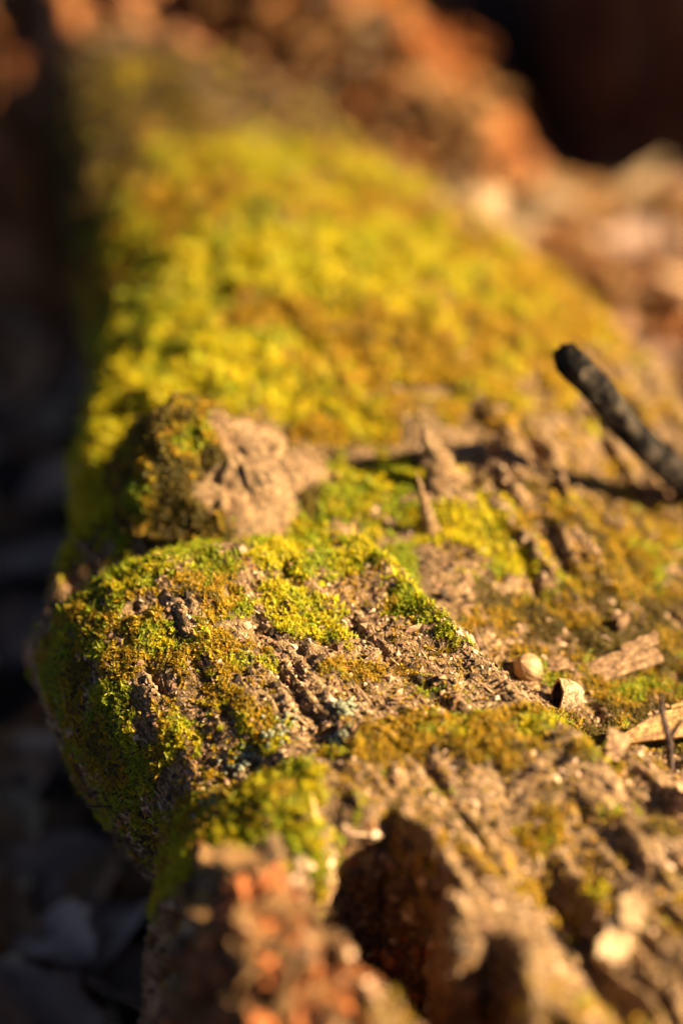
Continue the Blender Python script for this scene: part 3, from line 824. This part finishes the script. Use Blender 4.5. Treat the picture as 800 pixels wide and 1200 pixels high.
for (px, py, s_, lb) in [(531, 897, .0016, 'tiny white pebble on the brown mossy front hump'), (470, 833, .0009, 'tiny pale grain on the bare tan slope')]:
    p, n_ = on_log(px, py)
    me_ = chunk_mesh('pebble%d' % px, px, (1, .9, .8)); 
    m_, nt_, out_ = new_mat('white_stone%d' % px); b_ = N(nt_, 'ShaderNodeBsdfPrincipled', Roughness=.5); 
    nn_ = noise_tex(nt_, nt_.nodes.new('ShaderNodeTexCoord').outputs['Object'], 600, 3, .6)
    nt_.links.new(ramp(nt_, [(.3, (.6, .55, .45)), (.7, (.85, .82, .75))], nn_), b_.inputs['Base Color']); nt_.links.new(b_.outputs[0], out_.inputs[0])
    tag(link('pebble', me_, m_, None, p + n_*s_*1.2, None, s_), lb, 'pebble')

# tubes: stick and twigs
def tube(name, pts, rads, mat, parent=None, na=14, seed=0, rough=.06, cap=True, sub=6):
    pts = np.array(pts, float); tt = np.linspace(0, len(pts)-1, (len(pts)-1)*sub+1)
    # catmull-rom
    ext = np.concatenate([[2*pts[0]-pts[1]], pts, [2*pts[-1]-pts[-2]]]); C_ = []
    for q in tt:
        i = min(int(q), len(pts)-2); f = q-i; p0, p1, p2, p3 = ext[i:i+4]
        C_.append(.5*((2*p1)+(-p0+p2)*f+(2*p0-5*p1+4*p2-p3)*f*f+(-p0+3*p1-3*p2+p3)*f**3))
    C_ = np.array(C_); rr = np.interp(tt, np.arange(len(pts)), rads)
    T_ = np.gradient(C_, axis=0); T_ /= np.linalg.norm(T_, axis=1, keepdims=True)
    ref = np.array((.3, .2, .93)); A_ = np.cross(T_, ref); A_ /= np.linalg.norm(A_, axis=1, keepdims=True); B_ = np.cross(T_, A_)
    a_ = np.linspace(0, 2*np.pi, na, endpoint=False)
    ra = rr[:, None]*(1 + rough*fbm(np.cos(a_)[None]*1.6+seed, np.sin(a_)[None]*1.6, tt[:, None]*1.1+seed, 3)*2)
    V_ = C_[:, None] + ra[..., None]*(np.cos(a_)[None, :, None]*A_[:, None] + np.sin(a_)[None, :, None]*B_[:, None])
    F_ = grid_faces(len(C_), na, True); nv = V_.shape[0]*na
    VV = np.concatenate([V_.reshape(-1, 3), [C_[0]-T_[0]*rr[0]*.1, C_[-1]+T_[-1]*rr[-1]*.1]])
    tri = np.concatenate([F_[:, [0, 1, 2]], F_[:, [0, 2, 3]],
        [(nv, (k2+1) % na, k2) for k2 in range(na)], [(nv+1, nv-na+k2, nv-na+(k2+1) % na) for k2 in range(na)]])
    return link(name, np_mesh(name, VV, tri), mat, parent), C_, T_, rr

T0, _ = on_log(352, 538)                       # where the stick's shadow ends on the log
dr = ray(664, 419); sv = np.array(SUNV)
sol = np.linalg.lstsq(np.stack([sv, -dr], 1), CAM-T0, rcond=None)[0]
tip = CAM + dr*sol[1]
base, _ = on_log(815, 592)
base = base + np.array((0.0, 0.0, 0.007))
dirb = (base-tip)/np.linalg.norm(base-tip)
stick = bpy.data.objects.new('charred_stick', None); COL.objects.link(stick)
stick.location = (0, 0, 0)
pm = tip*.5+base*.5 + np.array((-.001, 0, -.003))
end = base + dirb*0.018; end2 = base + dirb*0.034
tube('stem', [tip, tip*.75+base*.25+np.array((0, 0, -.001)), pm, base, end, end2], [.0064, .0067, .0066, .0074, .0072, .007], M_char, stick, na=30, rough=.07, sub=22)
# slanting, splintered break at the tip
ax_ = (pm-tip)/np.linalg.norm(pm-tip)
stem_me = stick.children[0].data
for v in stem_me.vertices:
    co = np.array(v.co); u_ = float(np.dot(co-tip, ax_))
    if u_ < .004:
        lat = co-tip-ax_*u_
        v.co = tip + lat*1.0 + ax_*(u_ + .55*float(np.dot(lat, (.6, -.3, -.75))) + .0012*math.sin(lat[0]*1900)*(u_ < .001))
# cut face of the tip
tag(stick, 'charred black stick jutting up from the log and casting a long shadow', 'stick')

p, n_ = on_log(787, 905)
tw = bpy.data.objects.new('twig', None); COL.objects.link(tw)
M_twig = wood_material('twig_bark', (.16, .10, .075), (.08, .05, .04), (.03, .02, .018), rot=False, grainrot=(0, 0, 0), gs=(400, 400, 100))
q1 = at_dist(783, 868, p[1]+.002); q2 = at_dist(775, 836, p[1]+.004); q3 = at_dist(776, 815, p[1]+.006)
tube('stem', [p-np.array((0, 0, .004)), q1, q2, q3], [.0016, .0014, .0010, .0006], M_twig, tw, na=8, rough=.1)
q4 = at_dist(800, 842, p[1]+.004)
tube('side_shoot', [q1, q1*.5+q4*.5+np.array((0, 0, .001)), q4], [.0010, .0008, .0005], M_twig, tw, na=6, rough=.1)
tag(tw, 'thin dark upright twig in front of the yellow wood chip', 'twig')
p, n_ = on_log(138, 950, 30)
tw = bpy.data.objects.new('twig', None); COL.objects.link(tw)
e = p + np.array((-.012, -.002, .004))
tube('stem', [p + np.array((.012, 0, -.001)), p+np.array((0, 0, .002)), e], [.0007, .0006, .0004], M_twig, tw, na=6)
tag(tw, 'tiny needle-like twig poking out from the shaded mossy edge of the log', 'twig')

# lichen patches (parts of the log)
m_li, nt, out = new_mat('grey_lichen'); tc = nt.nodes.new('ShaderNodeTexCoord').outputs['Object']
n1 = noise_tex(nt, tc, 400, 4, .7); c = ramp(nt, [(.35, (.11, .12, .06)), (.65, (.28, .27, .15))], n1)
b = N(nt, 'ShaderNodeBsdfPrincipled', Roughness=.9); nt.links.new(c, b.inputs['Base Color']); nt.links.new(b.outputs[0], out.inputs[0])
for i, (px, py, s_) in enumerate([(325, 862, .008), (395, 868, .006), (250, 935, .007), (285, 895, .006), (300, 620, .006), (405, 830, .004)]):
    p, n_ = on_log(px, py); r = np.random.default_rng(i); lob = []
    for q in range(34):
        x, y = p[0]+r.normal(0, s_*.55), p[1]+r.normal(0, s_*.6); z = drop(x, y)
        lob.append((x, y, z+.0012))
    lob = np.array(lob); n2_ = len(lob)
    A = instances([bit_template(9, (1, .8, .3)), bit_template(10, (.8, 1, .3))], lob, frames(np.tile((0, 0, 1.), (n2_, 1)), r.uniform(0, 6, n2_), r.normal(0, .3, (n2_, 3))), r.uniform(.0009, .0020, n2_), np.ones((n2_, 3)))
    link('lichen_patch', np_mesh('lichen_patch%d' % i, A[0], A[1]), m_li, log)

# ------------------------------------------------------------------ background: crumbling orange rotten wood, dark stump, slabs
def ground_at(px, py, z=0.03):
    return W(px, py, z)
mx = np.linspace(-0.45, 0.26, 150); my = np.linspace(0.50, 1.12, 150)
MX, MY = np.meshgrid(mx, my)
c1 = (-0.105, 0.86)
q = np.hypot((MX-c1[0])/0.255, (MY-c1[1])/0.27)
H = 0.20*np.clip(1-q**2.2, -0.25, 1)
H += 0.02*fbm(MX*9, MY*9, MX*0, 3)
H += 0.022*ridged(MX*20+MY*6, MY*7-MX*3, MX*0+1, 3)*np.clip(1.6-q, 0, 1)**0.4
H += 0.012*(np.floor(3*fbm(MX*24, MY*24, MX*0+6, 3))/3)*np.clip(1.6-q, 0, 1)
H += 0.011*ridged(MX*44+MY*8, MY*26, MX*0+4, 2)*np.clip(1.4-q, 0, 1)
H += 0.008*fbm(MX*60, MY*60, MX*0+2, 3)
H = np.maximum(H, -0.03)
heap = bpy.data.objects.new('rotten_log', None); COL.objects.link(heap)
tag(heap, 'crumbling orange-brown rotten log behind the far end of the mossy log', 'log')
hm = np.stack([MX, MY, H], -1)
link('core', np_mesh('rotten_core', hm.reshape(-1, 3), grid_faces(*MX.shape)), M_heap, heap)
def H_at(x, y):
    i = np.clip(np.searchsorted(my, y), 0, 149); j2 = np.clip(np.searchsorted(mx, x), 0, 149); return H[i, j2]
hb = BVHTree.FromPolygons([tuple(v) for v in hm.reshape(-1, 3)], [tuple(f) for f in grid_faces(*MX.shape)])
def heap_hit(px, py):
    h = hb.ray_cast(Vector(CAM), Vector(ray(px, py)))
    return np.array(h[0]) if h[0] is not None and h[0].z > .0 else None
for i in range(180):
    a_ = pr.uniform(0, 6.28); rr_ = 0.25*math.sqrt(pr.random()); x = c1[0]+math.cos(a_)*rr_*.85; y = c1[1]-0.02+math.sin(a_)*rr_*0.95
    s_ = pr.uniform(.008, .024)
    link('rotten_chunk', pr.choice(CH_or if pr.random() < .72 else CH_tan), None, heap, (x, y, H_at(x, y)+s_*.25), (pr.uniform(-.5, .5), pr.uniform(-.5, .5), pr.uniform(1.2, 2.6)), (s_*1.5, s_*.7, s_*.8))

for i in range(115):
    f = pr.random(); px, py = 400+f*170+pr.gauss(0, 32), 10+f*225+pr.gauss(0, 12); p = heap_hit(px, py)
    if p is None: continue
    s_ = pr.uniform(.007, .018)
    link('rotten_chunk', pr.choice(CH_tan if pr.random() < .75 else CH_or), None, heap, p, (pr.uniform(-.6, .6), pr.uniform(-.6, .6), pr.uniform(1.2, 2.6)), (s_*1.6, s_*.8, s_*.8))
# dark stump
st_c = np.array((0.44, 1.14)); 
t_ = np.linspace(0, 1, 60)[:, None]; ph = np.linspace(0, 2*np.pi, 160, endpoint=False)[None, :]
rad = 0.31*(1+0.12*(1-t_)**3) * (1+0.03*np.sin(ph*5+1)*(1-t_*.5)) + 0.022*ridged(np.cos(ph)*7+0*t_, np.sin(ph)*7, t_*1.2, 3) + .01*fbm(np.cos(ph)*20, np.sin(ph)*20, t_*12, 3)
hgt = 0.42 + 0.09*fbm(np.cos(ph)*3, np.sin(ph)*3, ph*0+4, 3)
SP = np.stack(np.broadcast_arrays(st_c[0]+rad*np.cos(ph), st_c[1]+rad*np.sin(ph), -0.03+t_*hgt), -1)
stump = bpy.data.objects.new('tree_stump', None); COL.objects.link(stump)
tag(stump, 'broad dark reddish-brown stump in deep shade behind the pale wood slabs', 'stump')
link('bark', np_mesh('stump_bark', SP.reshape(-1, 3), grid_faces(60, 160, True)), M_darkbark, stump)
tr = np.linspace(1, 0.02, 16)[:, None]
TP = np.stack(np.broadcast_arrays(st_c[0]+(rad[-1:]-.004)*tr*np.cos(ph), st_c[1]+(rad[-1:]-.004)*tr*np.sin(ph), -0.03+hgt*(.62+.38*tr**.5)-.006 + .012*fbm(np.cos(ph)*tr*16, np.sin(ph)*tr*16, tr*3, 3)), -1)
link('broken_top', np_mesh('stump_top', TP.reshape(-1, 3), grid_faces(16, 160, True)), M_orange, stump)

# splintered shards on the flank of the rotten log and in front of the stump
SH = {}
for mi, mt in enumerate((M_strip, M_pale, M_heap, M_chunk)):
    for v_ in range(3):
        o_ = blade('shard_source', (1, 0, 0), (-1, 0, 0), .26, .15, (0, 0, 1), 90+mi*3+v_, nseg=9, mat=mt, jag=.5, pw=.6)
        SH[mi, v_] = o_.data; bpy.data.objects.remove(o_)
def shard(name, p, L, yaw, pitch, mi, parent=None):
    return link(name, SH[mi, pr.randrange(3)], None, parent, p, (pr.uniform(-1, 1), pitch, yaw), (L, L*pr.uniform(.7, 1.2), L*pr.uniform(.7, 1.2)))
for i in range(110):
    f = pr.random(); px, py = 280+f*280+pr.gauss(0, 36), -10+f*235+pr.gauss(0, 30); p = heap_hit(px, py)
    if p is None: continue
    shard('splinter', p + np.array((0, -.004, .004)), pr.uniform(.012, .034), pr.gauss(2.0, .5), pr.gauss(.35, .3), pr.choice((0, 0, 2, 2, 3, 1)), heap)
for i in range(34):
    px = pr.uniform(545, 850); py = 250 + (px-555)*.12 + pr.gauss(0, 22); p = W(px, py, .055)
    o = shard('split_wood', (p[0], p[1], gz_(p[0], p[1])+pr.uniform(.016, .045)), pr.uniform(.024, .050), pr.gauss(-.15, .45), pr.gauss(0, .2), pr.choice((0, 1, 1, 1, 1)))
    tag(o, 'pale splinter of split wood lying before the dark stump', 'wood piece', 'pale splinters before the stump')
for i in range(60):
    px = pr.uniform(630, 840); py = 325 + (px-640)*.50 + pr.gauss(0, 30); p = W(px, py, .055)
    o = shard('split_wood', (p[0], p[1], gz_(p[0], p[1])+pr.uniform(.012, .035)), pr.uniform(.016, .036), pr.gauss(-.7, .6), pr.gauss(0, .25), pr.choice((2, 2, 2, 3, 3, 0)))
    tag(o, 'rusty splinter of rotten wood on the litter right of the moss', 'wood piece', 'rusty splinters right of the moss')
# pale slabs
def slab(label, pa, pb, ya, yb, wd, th_, seed, mat, name='split_wood', facing=(0, -.6, 1)):
    A = at_dist(*pa, ya); B = at_dist(*pb, yb)
    o = blade(name, B, A, wd, th_, facing, seed, nseg=13, mat=mat, jag=.38)
    tag(o, label, 'wood piece'); return o
slab('rounded cream lump of wood where the pale slabs meet', (540, 256), (592, 226), .53, .55, .020, .017, 35, M_pale)

# ------------------------------------------------------------------ dead leaves
def leaf_mesh(name, seed, L=.06, wd=.032):
    r = np.random.default_rng(seed); n0 = 10; xs = np.linspace(0, 1, n0); V_ = []
    curl = r.uniform(.1, .5); tw_ = r.uniform(-.5, .5)
    for x in xs:
        w0 = wd*.5*math.sin(math.pi*min(1, x*.96+.02))**.8*(1+.16*math.sin(x*22+seed)) + .0006
        for s in (-1, -.5, 0, .5, 1):
            z = curl*abs(s)**1.5*w0*1.2 + .012*math.sin(x*3+seed)*curl*2 + tw_*s*w0*(x-.5) + .0015*r.normal()
            V_.append(((x-.5)*L, s*w0*(1-.25*curl), z))
    V_ = np.array(V_); F_ = grid_faces(n0, 5)
    base = np.array([(.46, .28, .17), (.42, .20, .085), (.40, .25, .17), (.50, .31, .16)][seed % 4])
    vein = np.where(np.abs(V_[:, 1]) < .001, .7, 1.0)
    C_ = base[None]*vein[:, None]*r.uniform(.8, 1.2, (len(V_), 1))
    return np_mesh(name, V_, F_, {'Col': C_}, smooth=True)
LM = [leaf_mesh('dead_leaf%d' % i, i, L=random.uniform(.05, .085), wd=random.uniform(.026, .045)) for i in range(8)]
for l_ in LM: l_.materials.append(M_deadleaf)
def leaf(x, y, z, label, group, s=1.0, tilt=.5):
    o = link('dead_leaf', pr.choice(LM), None, None, (x, y, z), (pr.uniform(-tilt, tilt), pr.uniform(-tilt, tilt), pr.uniform(0, 6.28)), s)
    tag(o, label, 'leaf', group); return o
def gz(x, y): return float(ground_z(np.array(x), np.array(y)))
for i in range(110):
    px = pr.uniform(-60, 165); py = pr.uniform(-20, 1260); p = W(px, py, 0.02)
    leaf(p[0], p[1], gz(p[0], p[1])+pr.uniform(.010, .045), 'dull grey-brown dead leaf on the shaded ground beside the log', 'leaves in the shade beside the log', pr.uniform(.8, 1.3))
for i in range(60):
    px = pr.uniform(600, 840); py = pr.uniform(235, 480); p = W(px, py, 0.06)
    leaf(p[0], p[1], gz(p[0], p[1])+pr.uniform(.006, .03), 'sunlit rusty dead leaf on the ground behind the mossy log', 'sunlit leaves behind the log', pr.uniform(.6, 1.1))
p = on_log(795, 940)[0]
tag(link('dead_leaf', LM[3], None, None, p + np.array((.006, 0, .006)), (.5, .2, 1.2), .35), 'small curled dry leaf scrap below the thin upright twig', 'leaf')

# loose litter further out
nl = 15000
lp = np.stack([rng.uniform(-2.5, 2.5, nl), rng.uniform(-1.5, 3.5, nl), np.zeros(nl)], -1); lp[:, 2] = ground_z(lp[:, 0], lp[:, 1])*(np.hypot(lp[:, 0], lp[:, 1]) < 1.6)+.004
def litter_leaf(seed):
    r = np.random.default_rng(seed); xs = (-.75, -.35, .1, .5, .85)
    up_ = [(x, .42*math.sin((x+1)*1.5)*r.uniform(.75, 1.2), r.uniform(.05, .28)) for x in xs]; dn_ = [(x, -.42*math.sin((x+1)*1.5)*r.uniform(.75, 1.2), r.uniform(.05, .28)) for x in xs]
    mid_ = [(-1.1, 0, .05)] + [(x, 0, r.uniform(-.05, .06)) for x in xs] + [(1.1, .05*r.normal(), .1)]
    v = np.array(mid_ + up_ + dn_ + [(0, 0, 0)]*3, float); f = []
    for o2 in (7, 12):
        f.append((0, 1, o2))
        for k2 in range(4): f += [(1+k2, 2+k2, o2+k2+1), (1+k2, o2+k2+1, o2+k2)]
        f.append((5, 6, o2+4))
    return v, np.array(f)
lc = np.array([(.20, .10, .05), (.13, .07, .04), (.28, .16, .08), (.09, .05, .035)])[rng.integers(0, 4, nl)]*rng.uniform(.7, 1.3, (nl, 1))
A = instances([litter_leaf(q) for q in range(5)], lp, frames(np.tile((0, 0, 1.), (nl, 1)), rng.uniform(0, 6.28, nl), rng.normal(0, .3, (nl, 3))), rng.uniform(.010, .026, nl), lc)
lit = link('leaf_litter', np_mesh('leaf_litter', A[0], A[1], {'Col': A[2]}), M_deadleaf)
tag(lit, 'brown leaf litter strewn over the forest floor around the log', 'leaf litter', kind='stuff')
